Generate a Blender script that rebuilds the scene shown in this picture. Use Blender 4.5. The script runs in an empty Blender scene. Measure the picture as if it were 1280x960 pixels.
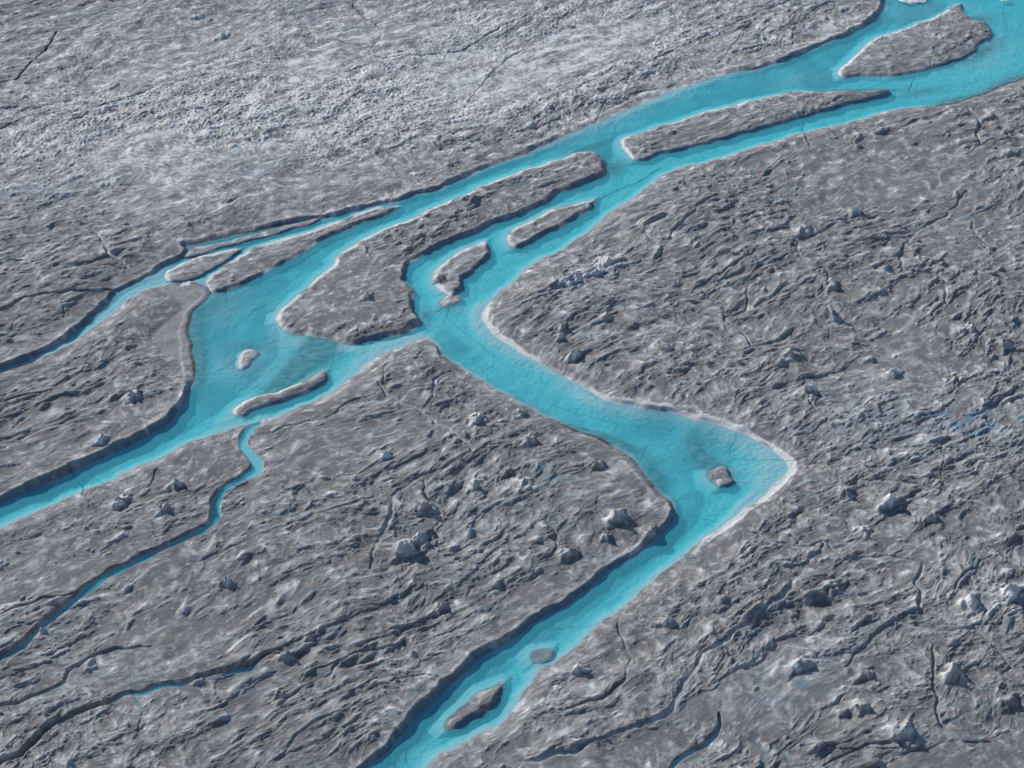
import bpy, math
import numpy as np
from mathutils import Vector

# ------------------------------------------------------------------ camera, sky, sun, exposure
CAM_H = 300.0; PITCH = 38.0; FOCAL = 60.0; SENS = 36.0
S = bpy.context.scene
cam = bpy.data.cameras.new('camera'); cam_ob = bpy.data.objects.new('camera', cam)
S.collection.objects.link(cam_ob); S.camera = cam_ob
cam.lens = FOCAL; cam.sensor_width = SENS; cam.clip_start = 1.0; cam.clip_end = 30000
cam_ob.location = (0, 0, CAM_H); cam_ob.rotation_euler = (math.radians(90 - PITCH), 0, 0)

SUN_EL = 29.0; SUN_FROM = (-0.80, 0.60)                # horizontal direction the light comes FROM
az = math.atan2(SUN_FROM[0], SUN_FROM[1])              # clockwise from +Y
world = bpy.data.worlds.new('World'); S.world = world; world.use_nodes = True
wn = world.node_tree; bg = wn.nodes['Background']
sky = wn.nodes.new('ShaderNodeTexSky'); sky.sky_type = 'NISHITA'; sky.sun_disc = False
sky.sun_elevation = math.radians(SUN_EL); sky.sun_rotation = az
sky.altitude = 800; sky.air_density = 1.0; sky.dust_density = 0.6
wn.links.new(sky.outputs[0], bg.inputs[0]); bg.inputs[1].default_value = 0.10
sun = bpy.data.lights.new('sun', 'SUN'); sun.energy = 3.7; sun.angle = math.radians(0.5); sun.color = (1, 0.95, 0.885)
sun_ob = bpy.data.objects.new('sun', sun); S.collection.objects.link(sun_ob)
ce = math.cos(math.radians(SUN_EL))
sd = Vector((SUN_FROM[0]*ce, SUN_FROM[1]*ce, math.sin(math.radians(SUN_EL))))
sun_ob.rotation_euler = sd.to_track_quat('Z', 'Y').to_euler(); sun_ob.location = sd*900
S.view_settings.view_transform = 'Standard'; S.view_settings.look = 'None'
S.view_settings.gamma = 1; S.view_settings.exposure = 0.15; S.view_settings.use_curve_mapping = False
S.render.engine = 'CYCLES'
S.cycles.max_bounces = 5; S.cycles.transparent_max_bounces = 12; S.cycles.volume_bounces = 0

# ------------------------------------------------------------------ photograph pixel -> ground point
TP = math.radians(PITCH)
def gp(p, z=0.0):
    """points of a 1280x960 survey of the photograph laid down on the plane at height z"""
    p = np.asarray(p, float).reshape(-1, 2)
    k = SENS/FOCAL/1280.0
    dx = (p[:, 0]-640)*k; dy = -(p[:, 1]-480)*k
    vy = math.cos(TP) + dy*math.sin(TP); vz = -math.sin(TP) + dy*math.cos(TP)
    t = (z-CAM_H)/vz
    return np.stack([dx*t, vy*t], 1)
def mpp(p):                                            # metres per survey pixel at p
    a = gp([p]); return math.sqrt(a[0, 0]**2 + a[0, 1]**2 + CAM_H**2)*SENS/FOCAL/1280.0

# ------------------------------------------------------------------ numpy gradient noise
rs = np.random.RandomState(7)
PERM = rs.permutation(4096).astype(np.int32); PERM = np.concatenate([PERM, PERM])
ANG = rs.rand(4096).astype(np.float32)*2*np.pi; GX = np.cos(ANG); GY = np.sin(ANG)
def pn(x, y, seed=0):
    x = np.asarray(x, np.float32); y = np.asarray(y, np.float32)
    xi = np.floor(x); yi = np.floor(y); fx = x-xi; fy = y-yi
    xi = (xi.astype(np.int32) + seed*131) & 4095; yi = (yi.astype(np.int32) + seed*57) & 4095
    x1 = (xi+1) & 4095; y1 = (yi+1) & 4095
    u = fx*fx*fx*(fx*(fx*6-15)+10); v = fy*fy*fy*(fy*(fy*6-15)+10)
    def g(ix, iy, dx, dy):
        h = PERM[PERM[ix]+iy]; return GX[h]*dx + GY[h]*dy
    a = g(xi, yi, fx, fy); b = g(x1, yi, fx-1, fy); c = g(xi, y1, fx, fy-1); d = g(x1, y1, fx-1, fy-1)
    a += u*(b-a); c += u*(d-c)
    return (a + v*(c-a))*1.5
def sst(e0, e1, x):
    t = np.clip((x-e0)/(e1-e0), 0, 1); return t*t*(3-2*t)

# ------------------------------------------------------------------ survey: shore of the river
BANK_H = 2.2
def shore_shift(w, sign, h):
    """a bank on the far side of water was surveyed at its lip: step down to the waterline"""
    n = len(w); out = w.copy()
    area = 0.5*np.sum(w[:, 0]*np.roll(w[:, 1], -1)-np.roll(w[:, 0], -1)*w[:, 1])
    for i in range(n):
        t = w[(i+1) % n]-w[i-1]; L = math.hypot(*t) or 1
        nrm = np.array([t[1], -t[0]])/L*(1 if area > 0 else -1)      # outward normal of the polygon
        land = nrm*sign
        k = min(1, max(0, land[1]*1.4)); out[i, 1] -= h*0.85*k*w[i, 1]/CAM_H
    return out
def densify(w, step=3.0, closed=True, rough=0.0, seed=0):
    """Catmull-Rom through the points"""
    n = len(w); res = []
    rng = n if closed else n-1
    for i in range(rng):
        p0 = w[(i-1) % n] if closed or i > 0 else w[0]*2-w[1]
        p1 = w[i]; p2 = w[(i+1) % n]; p3 = w[(i+2) % n] if closed or i+2 < n else w[-1]*2-w[-2]
        m = max(1, int(np.linalg.norm(p2-p1)/step))
        for k in range(m):
            t = k/m
            res.append(0.5*((2*p1)+(p2-p0)*t+(2*p0-5*p1+4*p2-p3)*t*t+(3*p1-p0-3*p2+p3)*t**3))
    if not closed: res.append(w[-1])
    res = np.array(res)
    if rough:
        a = pn(res[:, 0]/7, res[:, 1]/7, 91+seed)+0.5*pn(res[:, 0]/2.4, res[:, 1]/2.4, 93+seed); b = pn(res[:, 0]/7+40, res[:, 1]/7, 92+seed)+0.5*pn(res[:, 0]/2.4, res[:, 1]/2.4, 94+seed)
        res = res+np.stack([a, b], 1)*rough
    return res

RIVER = [(1118,-90),(1108,-40),(1103,2),(1098,14),(1085,23),(1070,31),(1050,41),(1030,49),(1010,57),(990,67),(965,75),(945,82),
 (925,84),(905,88),(870,98),(840,108),(820,116),(795,127),(770,138),(745,149),(730,155),(705,165),(680,177),(665,185),(640,194),
 (620,201),(605,206),(590,213),(570,222),(548,231),(525,237),(500,245),(470,251),(435,261),(405,267),(375,272),(345,278),
 (318,284),(290,289),(262,296),(245,302),(232,306),(238,311),(226,319),(205,328),(190,339),(165,352),(146,362),(135,376),
 (112,398),(95,412),(78,424),(50,438),(25,449),(0,457),(-60,476),(-140,500),
 (-140,508),(-60,483),(0,465),(45,449),(80,434),(108,417),(125,402),(147,387),(164,372),(182,362),(215,355),(240,352),(262,360),
 (256,373),(243,386),(237,402),(238,422),(243,450),(244,472),(239,486),(226,509),(210,524),(190,536),(160,552),
 (120,571),(90,584),(60,597),(30,611),(0,624),(-80,652),(-160,680),
 (-160,718),(-80,690),(0,661),(40,643),(80,625),(110,612),(140,600),(170,586),(200,571),(230,557),(260,545),(290,536),(318,529),
 (345,521),(372,511),(400,499),(425,484),(441,470),(455,458),(471,447),(490,437),(512,428),(530,421),(538,423),(546,433),
 (560,447),(580,461),(602,475),(630,492),(655,505),(680,520),(710,533),(740,545),(768,558),(790,571),(801,584),(815,605),
 (828,618),(842,631),(843,640),(835,652),(820,665),(800,680),(780,694),(763,708),(747,720),(722,740),(690,760),(667,773),
 (640,793),(618,805),(597,816),(580,832),(567,847),(550,863),(535,877),(518,893),(502,911),(490,927),(480,937),(450,960),(400,998),(330,1045),(250,1100),
 (360,1110),(450,1030),(500,982),(532,960),(546,947),(570,933),(595,921),(620,907),(634,896),(643,884),(652,871),(661,856),(670,840),(690,830),
 (715,812),(740,790),(757,775),(790,750),(807,735),(825,719),(852,697),(880,675),(905,655),(920,645),(940,628),(960,615),
 (967,607),(978,596),(984,586),(983,575),(974,564),(962,554),(948,546),(928,537),(890,523),(860,515),(820,507),(790,502),(765,497),(750,492),(735,483),
 (720,472),(700,462),(680,450),(660,438),(640,428),(624,418),(610,406),(604,395),(608,382),(625,367),(640,354),(650,342),
 (667,328),(690,318),(712,305),(735,290),(748,279),(762,267),(780,255),(793,247),(806,237),(822,224),(840,213),(870,205),
 (900,197),(930,188),(960,178),(985,171),(1010,164),(1060,153),(1110,140),(1135,135),(1180,131),(1215,121),(1250,108),(1290,93),(1360,72),(1460,45),(1520,-90)]
ISL = {
 'i1': [(1046,89),(1060,78),(1075,65),(1085,54),(1097,47),(1120,40),(1147,30),(1172,19),(1190,10),(1201,6),(1204,15),(1211,22),
        (1230,29),(1240,38),(1237,46),(1223,52),(1219,61),(1197,72),(1172,79),(1145,87),(1115,91),(1072,92),(1052,93)],
 'i2': [(777,181),(781,173),(802,165),(835,155),(877,142),(915,132),(960,121),(992,115),(1030,114),(1065,114),(1112,113),(1098,119),(1060,127),
        (1022,138),(985,149),(960,155),(915,167),(877,177),(840,186),(820,191),(800,197),(787,193)],
 'i3': [(760,207),(750,195),(738,189),(722,191),(690,202),(640,218),(600,235),(570,248),(532,264),(505,277),(470,292),(440,307),(422,320),
        (415,332),(395,350),(370,370),(351,387),(347,400),(357,410),(380,415),(407,420),(428,427),(455,425),(480,419),(502,415),
        (516,409),(528,402),(518,391),(516,376),(516,365),(506,352),(507,340),(517,325),(545,307),(570,297),(600,285),(625,273),(665,259),(685,249),
        (700,238),(740,222),(756,215)],
 'i4': [(540,345),(545,335),(557,327),(575,315),(595,305),(607,301),(612,310),(609,323),(594,336),(581,347),(577,361),(567,369),(555,362),(545,354)],
 'i6': [(635,300),(637,291),(650,283),(665,275),(680,266),(700,258),(720,254),(745,249),(737,260),(715,273),(700,282),(680,290),(660,301),(645,307)],
 'i7': [(884,597),(886,589),(895,586),(903,582),(912,588),(914,595),(919,601),(910,608),(897,608),(891,602)],
 'i8': [(554,905),(566,892),(585,875),(600,864),(618,856),(632,853),(627,866),(615,882),(592,896),(575,907),(561,910)],
 'i9': [(664,818),(678,812),(692,813),(690,822),(676,828),(667,826)],
 'i10': [(291,515),(300,506),(322,496),(350,487),(370,480),(390,471),(408,466),(404,477),(384,487),(350,500),(322,508),(303,517)],
 'i11': [(297,457),(299,447),(305,438),(317,438),(326,443),(317,449),(312,457),(303,461)],
 'i12': [(228,319),(240,311),(262,306),(295,299),(330,290),(365,281),(412,268),(395,275),(360,286),(325,296),(290,304),(265,311),(246,318)],
 'i13': [(207,343),(218,334),(245,322),(272,316),(300,311),(286,323),(262,336),(238,346),(217,349)],
 'i14': [(256,352),(262,343),(276,336),(290,326),(310,312),(345,301),(370,294),(400,284),(430,274),(450,266),(472,259),(499,260),(470,271),
         (450,276),(430,285),(400,299),(385,309),(370,319),(340,334),(320,346),(300,355),(278,361),(262,359)],
 'i15': [(551,378),(557,371),(570,369),(577,373),(570,380),(558,383)],
 'i16': [(932,84),(934,77),(943,75),(950,79),(944,84)],
}
# ------------------------------------------------------------------ the survey grids
# raster for distances (uniform, world space)
RX0, RX1, RY0, RY1, RD = -300.0, 300.0, 205.0, 760.0, 0.3
rnx = int((RX1-RX0)/RD)+1; rny = int((RY1-RY0)/RD)+1
rxs = (RX0+np.arange(rnx)*RD).astype(np.float32); rys = (RY0+np.arange(rny)*RD).astype(np.float32)
def dist_raster(poly, closed=True, pad=24.0, init=None, wid=None):
    """unsigned distance to a polyline, up to pad metres"""
    D = np.full((rny, rnx), pad, np.float32) if init is None else init
    n = len(poly)
    for i in range(n if closed else n-1):
        a = poly[i]; b = poly[(i+1) % n]
        x0 = min(a[0], b[0])-pad; x1 = max(a[0], b[0])+pad; y0 = min(a[1], b[1])-pad; y1 = max(a[1], b[1])+pad
        i0 = max(0, int((x0-RX0)/RD)); i1 = min(rnx, int((x1-RX0)/RD)+2); j0 = max(0, int((y0-RY0)/RD)); j1 = min(rny, int((y1-RY0)/RD)+2)
        if i0 >= i1 or j0 >= j1: continue
        X = rxs[None, i0:i1]-a[0]; Y = rys[j0:j1, None]-a[1]
        d = b-a; L = float(d@d)+1e-9
        t = np.clip((X*d[0]+Y*d[1])/L, 0, 1)
        q = np.sqrt((X-t*d[0])**2+(Y-t*d[1])**2)
        if wid is not None:
            q = q/(wid[i]+(wid[min(i+1, n-1)]-wid[i])*t)
        np.minimum(D[j0:j1, i0:i1], q, out=D[j0:j1, i0:i1])
    return D
def inside_raster(poly):
    M = np.zeros((rny, rnx), bool); n = len(poly)
    for i in range(n):
        a = poly[i]; b = poly[(i+1) % n]
        if a[1] == b[1]: continue
        lo, hi = (a, b) if a[1] < b[1] else (b, a)
        j0 = max(0, int(math.ceil((lo[1]-RY0)/RD))); j1 = min(rny, int(math.ceil((hi[1]-RY0)/RD)))
        if j0 >= j1: continue
        y = rys[j0:j1]; xc = lo[0]+(y-lo[1])*(hi[0]-lo[0])/(hi[1]-lo[1])
        M[j0:j1] ^= (rxs[None, :] > xc[:, None])
    return M
def sdf(poly, pad=24.0):
    D = dist_raster(poly, True, pad); M = inside_raster(poly)
    return np.where(M, D, -D)

# terrain grid: rows get wider with distance; beyond the detailed part cells grow out to the horizon
NR, NC = 1750, 1800
ry = 232.0*(690.0/232.0)**(np.linspace(0, 1, NR)**1.04)
near = [ry[0]-1.2**k*1.0 for k in range(1, 34)]; near = [v for v in near if v > -400][::-1]
far = list(ry[-1]+np.cumsum(1.0*1.13**np.arange(1, 66)))
GYs = np.array(list(near)+list(ry)+far)
sc = np.linspace(-1, 1, NC); ext = np.cumsum(0.003*1.16**np.arange(1, 46))
sc = np.concatenate([-(1+ext[::-1]), sc, 1+ext])
HW = np.clip(0.375*np.clip(GYs, 232, 690)+30, 60, None)
TX = (HW[:, None]*sc[None, :]).astype(np.float32); TY = np.repeat(GYs[:, None], len(sc), 1).astype(np.float32)
inr = (TX > RX0+2) & (TX < RX1-2) & (TY > RY0+2) & (TY < RY1-2)
def samp(R, X, Y, outside):
    fx = np.clip((X-RX0)/RD, 0, rnx-1.001); fy = np.clip((Y-RY0)/RD, 0, rny-1.001)
    i = fx.astype(np.int32); j = fy.astype(np.int32); fx = fx-i; fy = fy-j
    v = R[j, i]*(1-fx)*(1-fy)+R[j, i+1]*fx*(1-fy)+R[j+1, i]*(1-fx)*fy+R[j+1, i+1]*fx*fy
    return np.where((X > RX0) & (X < RX1) & (Y > RY0) & (Y < RY1), v, outside).astype(np.float32)

def spots(lst, X, Y):
    """sum of soft ellipses: (px, py, radius_px_along, radius_px_across, image angle deg, strength)"""
    out = np.zeros_like(X)
    for (px, py, ra, rb, ang, st) in lst:
        c = gp([(px, py)], 1.0)[0]; a = math.radians(ang)
        e1 = gp([(px+ra*math.cos(a), py-ra*math.sin(a))], 1.0)[0]-c
        e2 = gp([(px+rb*math.sin(a), py+rb*math.cos(a))], 1.0)[0]-c
        M = np.linalg.inv(np.array([[e1[0], e2[0]], [e1[1], e2[1]]]))
        dx = X-c[0]; dy = Y-c[1]
        q = (M[0, 0]*dx+M[0, 1]*dy)**2+(M[1, 0]*dx+M[1, 1]*dy)**2
        out += st*np.exp(-q*0.9)
    return out

AL = math.radians(35)
def uv_(X, Y):
    return X*math.cos(AL)+Y*math.sin(AL), -X*math.sin(AL)+Y*math.cos(AL)

ROUGH = [(1050,820,300,200,0,0.08),(200,800,260,140,0,0.15),(1100,300,260,160,0,0.15),(300,60,420,90,0,-0.42),(640,40,420,70,0,-0.35),(150,230,300,90,0,-0.3),
         (470,380,80,50,20,-0.25),(620,640,160,90,0,0.15),(850,420,160,80,0,0.1),(1040,45,60,40,0,-0.3)]
PALE = [(120,170,280,90,5,0.70),(420,120,330,80,5,0.72),(700,80,280,70,12,0.70),(200,40,300,50,0,0.35),(640,20,300,40,0,0.45),(1020,40,90,40,20,0.35),
        (735,345,38,16,25,0.9),(1240,750,60,40,0,0.6),(700,870,60,34,35,0.55),(1100,490,200,50,0,0.25),(470,830,60,30,0,0.0),
        (60,330,90,30,10,0.1),(830,420,60,20,0,0.25),(1150,560,160,50,0,0.2),(980,830,120,60,0,0.3),(110,890,110,60,0,0.25),(60,800,80,40,0,0.2)]
TINT = [(1150,530,120,30,0,0.5),(60,240,80,20,0,0.6),(980,850,60,30,30,0.45),(960,790,30,12,30,0.5),(90,860,60,20,20,0.35),(1230,530,60,20,0,0.6),
        (740,350,40,18,20,0.5),(640,640,90,30,0,0.3),(680,590,30,12,-30,0.7),(330,210,60,14,0,0.5),(420,30,60,10,-10,0.4),(1225,60,120,20,0,0.2),
        (130,20,50,12,20,0.4),(560,60,80,16,10,0.3),(1040,835,60,20,30,0.4),(350,640,40,20,20,0.25)]

def surface(X, Y, dl, full=False):
    """height of the weathered ice above the melt level and its cleanness; dl = metres from the water"""
    u, v = uv_(X, Y)
    wa = pn(X/46, Y/46, 1); wb = pn(X/46, Y/46, 2); wc = pn(X/9, Y/9, 3); wd = pn(X/9, Y/9, 4)
    u = u+wa*8+wc*1.2; v = v+wb*5+wd*1.0
    ramp = 0.15+0.85*sst(1.0, 12, dl)
    rough = np.clip(1+spots(ROUGH, X, Y), 0.28, 1.7)*(0.9+0.4*pn(X/55, Y/55, 5))
    rough = np.clip(rough, 0.2, None)*0.80
    big = pn(u/60, v/30, 6)*1.5+pn(X/130, Y/90, 7)*1.2
    f1 = pn(u/15, v/7.5, 8)                            # broad swells leaning to the lee side
    v1 = v+f1*1.8; u1 = u+f1*0.9
    f2 = pn(u1/6.4, v1/3.6, 9); v2 = v1+f2*0.85; u2 = u1+f2*0.4
    f3 = pn(u2/3.3, v2/1.8, 10); v3 = v2+f3*0.45
    f4 = pn(u2/1.8, v3/0.95, 11); f5 = pn(u2/0.95, v3/0.6, 12); f6 = pn(X/0.5, Y/0.5, 13)
    rdg = 1-np.abs(pn(u2/9, v2/3.4, 21))*2.0; rdg = np.clip(rdg, 0, 1)**2
    rdg2 = np.clip(1-np.abs(pn(u2/3.6, v3/1.2, 22))*2.2, 0, 1)**2
    m = pn(u/6+wc*0.4, v/4.6, 14); mound = sst(0.45, 1.0, m)**1.2
    det = 0.55+0.6*pn(X/17, Y/17, 23)                  # detail comes in patches, smooth stretches between
    det = np.clip(det, 0.15, 1.1)
    # thin winding rills
    r1 = pn(X/21+wc*0.10, Y/26+wd*0.10, 24); r2 = pn(u/9+wd*0.12, v/13+wc*0.12, 25)
    rill = np.exp(-(r1/0.026)**2)*sst(-.3, .2, pn(X/40, Y/40, 26))
    rill = np.maximum(rill, 0.8*np.exp(-(r2/0.040)**2)*sst(0.0, .35, pn(X/28, Y/28, 27)))*sst(2, 8, dl)
    h = big*ramp + ramp*rough*(f1*0.66+f2*0.46+rdg*0.10*det+mound*1.60+0.9*sst(0.5, 1.0, pn(u/2.6, v/2.1, 37))*sst(0.1, .5, pn(X/23, Y/19, 38))+0.42*pn(u/60, v2/5.5, 29)+0.22*pn(u/34, v2/2.6, 30))
    h = h + rough*(0.45+0.55*ramp)*(f3*0.27+rdg2*0.04*det+f4*0.16*(.5+.5*det)+f5*0.115+f6*0.065)
    p1 = np.clip(pn(u2/4.6+5, v2/2.7, 52), 0, 1)**1.4; p2 = np.clip(pn(u2/2.5, v2/1.55+9, 53), 0, 1)**1.3
    p3 = np.clip(pn(u2/1.35, v3/0.9, 54), 0, 1)**1.2
    h = h + rough*(0.25+0.75*ramp)*(p1*0.55+p2*0.38+p3*0.26)
    h = h - rill*0.22*(0.4+0.6*rough)
    pale = spots(PALE, X, Y)
    h = h + np.clip(pale, 0, 1)*0.16*np.clip(pn(X/1.1, Y/0.9, 28)*1.6+f5, -1, 1.2)
    clean = 0.18+0.12*f1+0.26*f2+0.26*f3+0.20*f4+0.12*f5+0.4*mound*sst(0.4, 0.9, pn(X/30, Y/30, 15)+0.5)+0.16*pn(u/40, v/7, 16)
    clean = clean+pale*(0.50+0.45*pn(u/9, v/4, 17)+0.30*f4+0.3*f5)-0.2*rill
    clean = clean+p1*0.70+p2*0.65+p3*0.5-0.14
    tint = np.clip(spots(TINT, X, Y)*(0.4+1.3*pn(X/5, Y/3.5, 18)+0.6*f4), 0, 1)
    tint = np.maximum(tint, 0.28*sst(0.40, 0.7, pn(X/9, Y/5, 19)*0.8+0.5*pn(u2/3, v3/2, 20)))
    tint = np.maximum(tint, 0.45*rill)
    if full: return h, clean, tint, big*ramp
    return h, clean, tint

# ------------------------------------------------------------------ distances to the shore
river = densify(shore_shift(gp(RIVER), 1, BANK_H), 1.3, True, 0.7, 0)
SD = sdf(river)                                        # > 0 in the water
isl_sdf = {}
for k, pts in ISL.items():
    small = k in ('i7', 'i9', 'i11', 'i15', 'i16')
    w = densify(shore_shift(gp(pts), -1, 0.5 if small else 1.4), 1.0, True, 0.7 if small else 0.8, 3)
    isl_sdf[k] = sdf(w, 22.0)
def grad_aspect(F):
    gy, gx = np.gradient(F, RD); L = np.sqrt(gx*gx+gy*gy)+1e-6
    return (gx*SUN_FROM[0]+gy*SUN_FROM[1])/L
def blur(F, n=4):
    for _ in range(n):
        F = (F+np.roll(F, 3, 0)+np.roll(F, -3, 0)+np.roll(F, 3, 1)+np.roll(F, -3, 1))/5
    return F
# aspect of the bank: +1 where the land lies on the sunward side (its bank is in shade and cut steep)
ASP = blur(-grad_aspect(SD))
sd_t = samp(SD, TX, TY, -24); asp_t = samp(ASP, TX, TY, 0)

# ------------------------------------------------------------------ melt streams, gullies, cracks (line survey)
# (points, half width px, floor height m, wet/clean tint)
STREAMS = [
 ([(322,528),(309,541),(305,556),(313,570),(321,579),(320,588),(302,599),(282,611),(271,628),(268,648),(260,660),(232,674),(202,689),(170,704),(140,718),(118,733),(92,754),(62,779),(42,799),(20,817),(0,827),(-60,860),(-120,890)], 8.0, -0.45, .0),
 ([(470,478),(485,492),(505,502),(525,512),(547,527),(572,543),(590,559),(583,569),(560,581),(530,597),(505,609),(495,622),(491,645),(478,668),(466,690),(462,712)], 2.6, 0.25, .55),
 ([(562,462),(545,477),(541,492),(534,506),(527,513)], 2.2, 0.3, .7),
 ([(529,603),(534,620),(546,632),(549,648),(544,664),(548,680)], 2.2, 0.4, .5),
 ([(114,286),(128,300),(133,314),(146,325),(158,332),(156,342)], 2.6, 0.2, .6),
 ([(0,330),(28,327),(45,334),(62,337),(110,336),(150,335),(190,330)], 1.3, 0.4, .5),
 ([(-30,392),(5,388),(35,377),(75,370),(110,366),(140,360),(170,352)], 1.8, 0.1, .6),
 ([(-60,985),(-10,960),(30,942),(48,925),(62,908),(82,896),(105,886),(140,873),(175,862),(210,853),(250,845),(290,836),(325,824),(350,812)], 4.2, -0.25, .2),
 ([(-30,886),(10,880),(45,866),(80,848),(85,838),(105,825),(125,815),(160,808),(190,806)], 2.2, 0.1, .6),
 ([(1030,682),(1012,705),(990,735),(965,758),(940,779),(905,803),(872,829),(858,850),(845,868),(838,885),(800,905),(760,920),(700,938),(640,955),(600,975)], 3.0, 0.35, .75),
 ([(898,891),(903,903),(890,920),(875,933),(850,945),(835,962),(800,990)], 3.2, -0.2, .9),
 ([(905,650),(925,660),(955,672),(985,683),(1012,684),(1034,680),(1050,695),(1075,700),(1110,699),(1140,702),(1152,712)], 2.0, 0.35, .7),
 ([(1152,705),(1147,730),(1150,755),(1152,785),(1120,778),(1085,800),(1060,830)], 2.4, 0.2, .5),
 ([(1152,785),(1180,788),(1215,792),(1240,806),(1262,832),(1290,850)], 2.0, 0.4, .45),
 ([(1070,601),(1110,604),(1160,610),(1190,622),(1225,630),(1240,643),(1252,656)], 2.0, 0.35, .9),
 ([(1010,503),(1022,512),(1035,522),(1022,535),(1010,545)], 1.4, 0.4, .3),
 ([(1210,131),(1221,142),(1224,158),(1221,168),(1228,181)], 2.0, 0.1, .9),
 ([(776,766),(775,782),(780,800),(787,820),(785,842),(770,858),(745,872),(705,885)], 2.0, 0.4, .5),
 ([(1210,236),(1195,255),(1180,270),(1155,283),(1135,300),(1128,315),(1126,332),(1140,340),(1172,342),(1183,355),(1182,375),(1195,386)], 2.0, 0.35, .5),
 ([(960,300),(993,300),(998,318),(1012,333),(1036,340),(1030,357),(1045,372)], 1.5, 0.4, .35),
 ([(805,292),(830,302),(840,294),(862,270),(875,258),(900,245)], 1.6, 0.4, .5),
 ([(1215,276),(1222,292),(1235,303),(1260,315)], 1.8, 0.35, .6),
 ([(862,372),(872,362),(895,350),(915,333),(950,310)], 1.3, 0.4, .4),
 ([(934,360),(934,376),(928,392),(905,401),(925,415),(938,430),(945,445)], 1.8, 0.35, .5),
 ([(90,482),(108,470),(140,452),(170,440),(192,426)], 4.2, 0.3, .25),
 ([(192,426),(215,412),(240,397),(275,378),(300,360)], 1.0, 0.05, 0),
 ([(170,405),(182,418),(195,427),(215,438),(245,455)], 1.1, 0.3, 0),
 ([(690,640),(683,652),(692,668),(690,690),(675,705)], 1.3, 0.45, .5),
 ([(652,590),(668,596),(678,590)], 2.2, 0.4, .7),
 ([(1240,700),(1215,715),(1195,735),(1180,760)], 1.4, 0.4, .2),
 ([(1095,822),(1110,827),(1125,840),(1133,862)], 1.6, 0.4, .4),
 ([(1165,810),(1165,840),(1172,870),(1178,900),(1200,925),(1240,925)], 1.8, 0.3, .3),
 ([(1030,960),(1060,940),(1110,932),(1150,936),(1180,928)], 1.8, 0.35, .3),
 ([(500,425),(530,433),(520,450),(485,455),(478,470),(485,490)], 1.4, 0.5, .5),
 ([(330,540),(365,530),(405,520),(440,500),(470,494)], 1.4, 0.4, .5),
 ([(250,700),(310,675),(370,655),(420,640),(470,620),(520,600)], 2.0, 0.7, .1),
 ([(470,580),(450,590),(420,598),(410,610)], 1.3, 0.4, .3),
 ([(0,765),(60,745),(120,735)], 1.4, 0.4, .3),
 ([(330,880),(400,850),(440,820),(520,805),(570,790)], 1.4, 0.5, .2),
 ([(480,860),(510,848),(545,845)], 1.2, 0.5, .3),
 ([(350,955),(358,935),(380,915),(420,895),(470,868)], 1.5, 0.5, .2),
]
CRACKS = [
 ([(660,165),(700,146),(727,130),(770,107),(810,81),(850,60),(900,38),(960,15),(1000,0)], .75),
 ([(787,65),(800,74),(812,80),(826,90)], .7), ([(580,135),(592,118),(608,98),(622,84),(640,70),(662,60)], .8),
 ([(465,97),(480,106),(495,117),(508,128),(527,146)], .6), ([(435,122),(443,131),(449,144)], .6),
 ([(-20,166),(0,161),(40,148),(100,140),(150,126),(192,110)], 1.3), ([(250,160),(268,145),(285,130)], .9),
 ([(341,62),(350,75),(361,90)], .7), ([(430,90),(460,80),(490,72),(540,68),(580,62),(620,40),(660,20)], .9),
 ([(440,5),(455,22),(478,35)], .9), ([(470,52),(462,65),(478,72)], .8), ([(330,35),(370,20),(420,8)], .6),
 ([(1005,140),(1005,160),(1013,181)], .9), ([(1030,138),(1034,150),(1038,160)], .6), ([(1145,86),(1141,98),(1138,110)], .9),
 ([(1128,-5),(1118,18),(1108,32),(1103,50)], .5), ([(1100,10),(1135,28),(1160,30)], .4), ([(1258,-10),(1256,15),(1262,35)], .6),
 ([(1010,142),(1060,112),(1128,90)], .35), ([(1040,112),(1130,105),(1220,98)], .35), ([(865,105),(872,118)], .6),
 ([(780,118),(870,100),(960,80)], .25),
 ([(745,245),(770,232),(800,220),(826,203)], 1.2), ([(86,585),(101,598),(103,615)], .9), ([(101,596),(118,592),(132,603)], .6), ([(104,616),(122,634)], .6),
 ([(921,538),(920,547),(912,557),(918,568)], .6), ([(915,568),(960,571),(1000,574)], .4), ([(730,484),(748,494)], .5), ([(798,578),(803,565),(810,550)], .5),
 ([(505,918),(508,940),(512,965)], .8), ([(485,942),(500,955),(520,962)], .6), ([(680,780),(720,777),(757,776)], .7), ([(840,632),(870,637),(900,646)], .5),
 ([(280,355),(283,365),(283,378)], .6), ([(230,530),(270,510),(330,484),(360,465)], .5), ([(560,390),(575,405),(620,440)], .5), ([(575,350),(560,385),(555,400)], .4),
 ([(335,352),(336,362)], .4), ([(690,500),(760,520),(840,532)], .3), ([(860,538),(905,538)], .35), ([(940,30),(900,75),(870,100)], .4),
 ([(1180,5),(1168,60),(1160,92)], .4), ([(400,498),(405,486)], .5), ([(640,130),(655,145),(672,150)], .4), ([(990,60),(992,40),(1000,25)], .6), ([(960,45),(1000,30),(1050,10)], .5),
 ([(0,505),(30,494),(65,488)], 1.1), ([(1280,785),(1230,788),(1190,786)], .5), ([(1000,932),(1080,938),(1160,939)], .4), ([(1070,563),(1180,561),(1260,560)], .5),
 ([(550,175),(552,190)], .6), ([(300,395),(330,375),(360,362)], .3), ([(1012,352),(985,372),(960,383)], .5), ([(560,170),(600,182),(640,176)], .4),
 ([(180,615),(190,600),(196,583)], .8), ([(760,120),(745,150)], .3), ([(410,270),(405,255)], .3), ([(255,30),(240,18)], .6), ([(20,100),(45,75),(65,55),(70,40)], 1.6),
]
HST = np.zeros((rny, rnx), np.float32)                  # 1 at a stream's centre line
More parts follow.
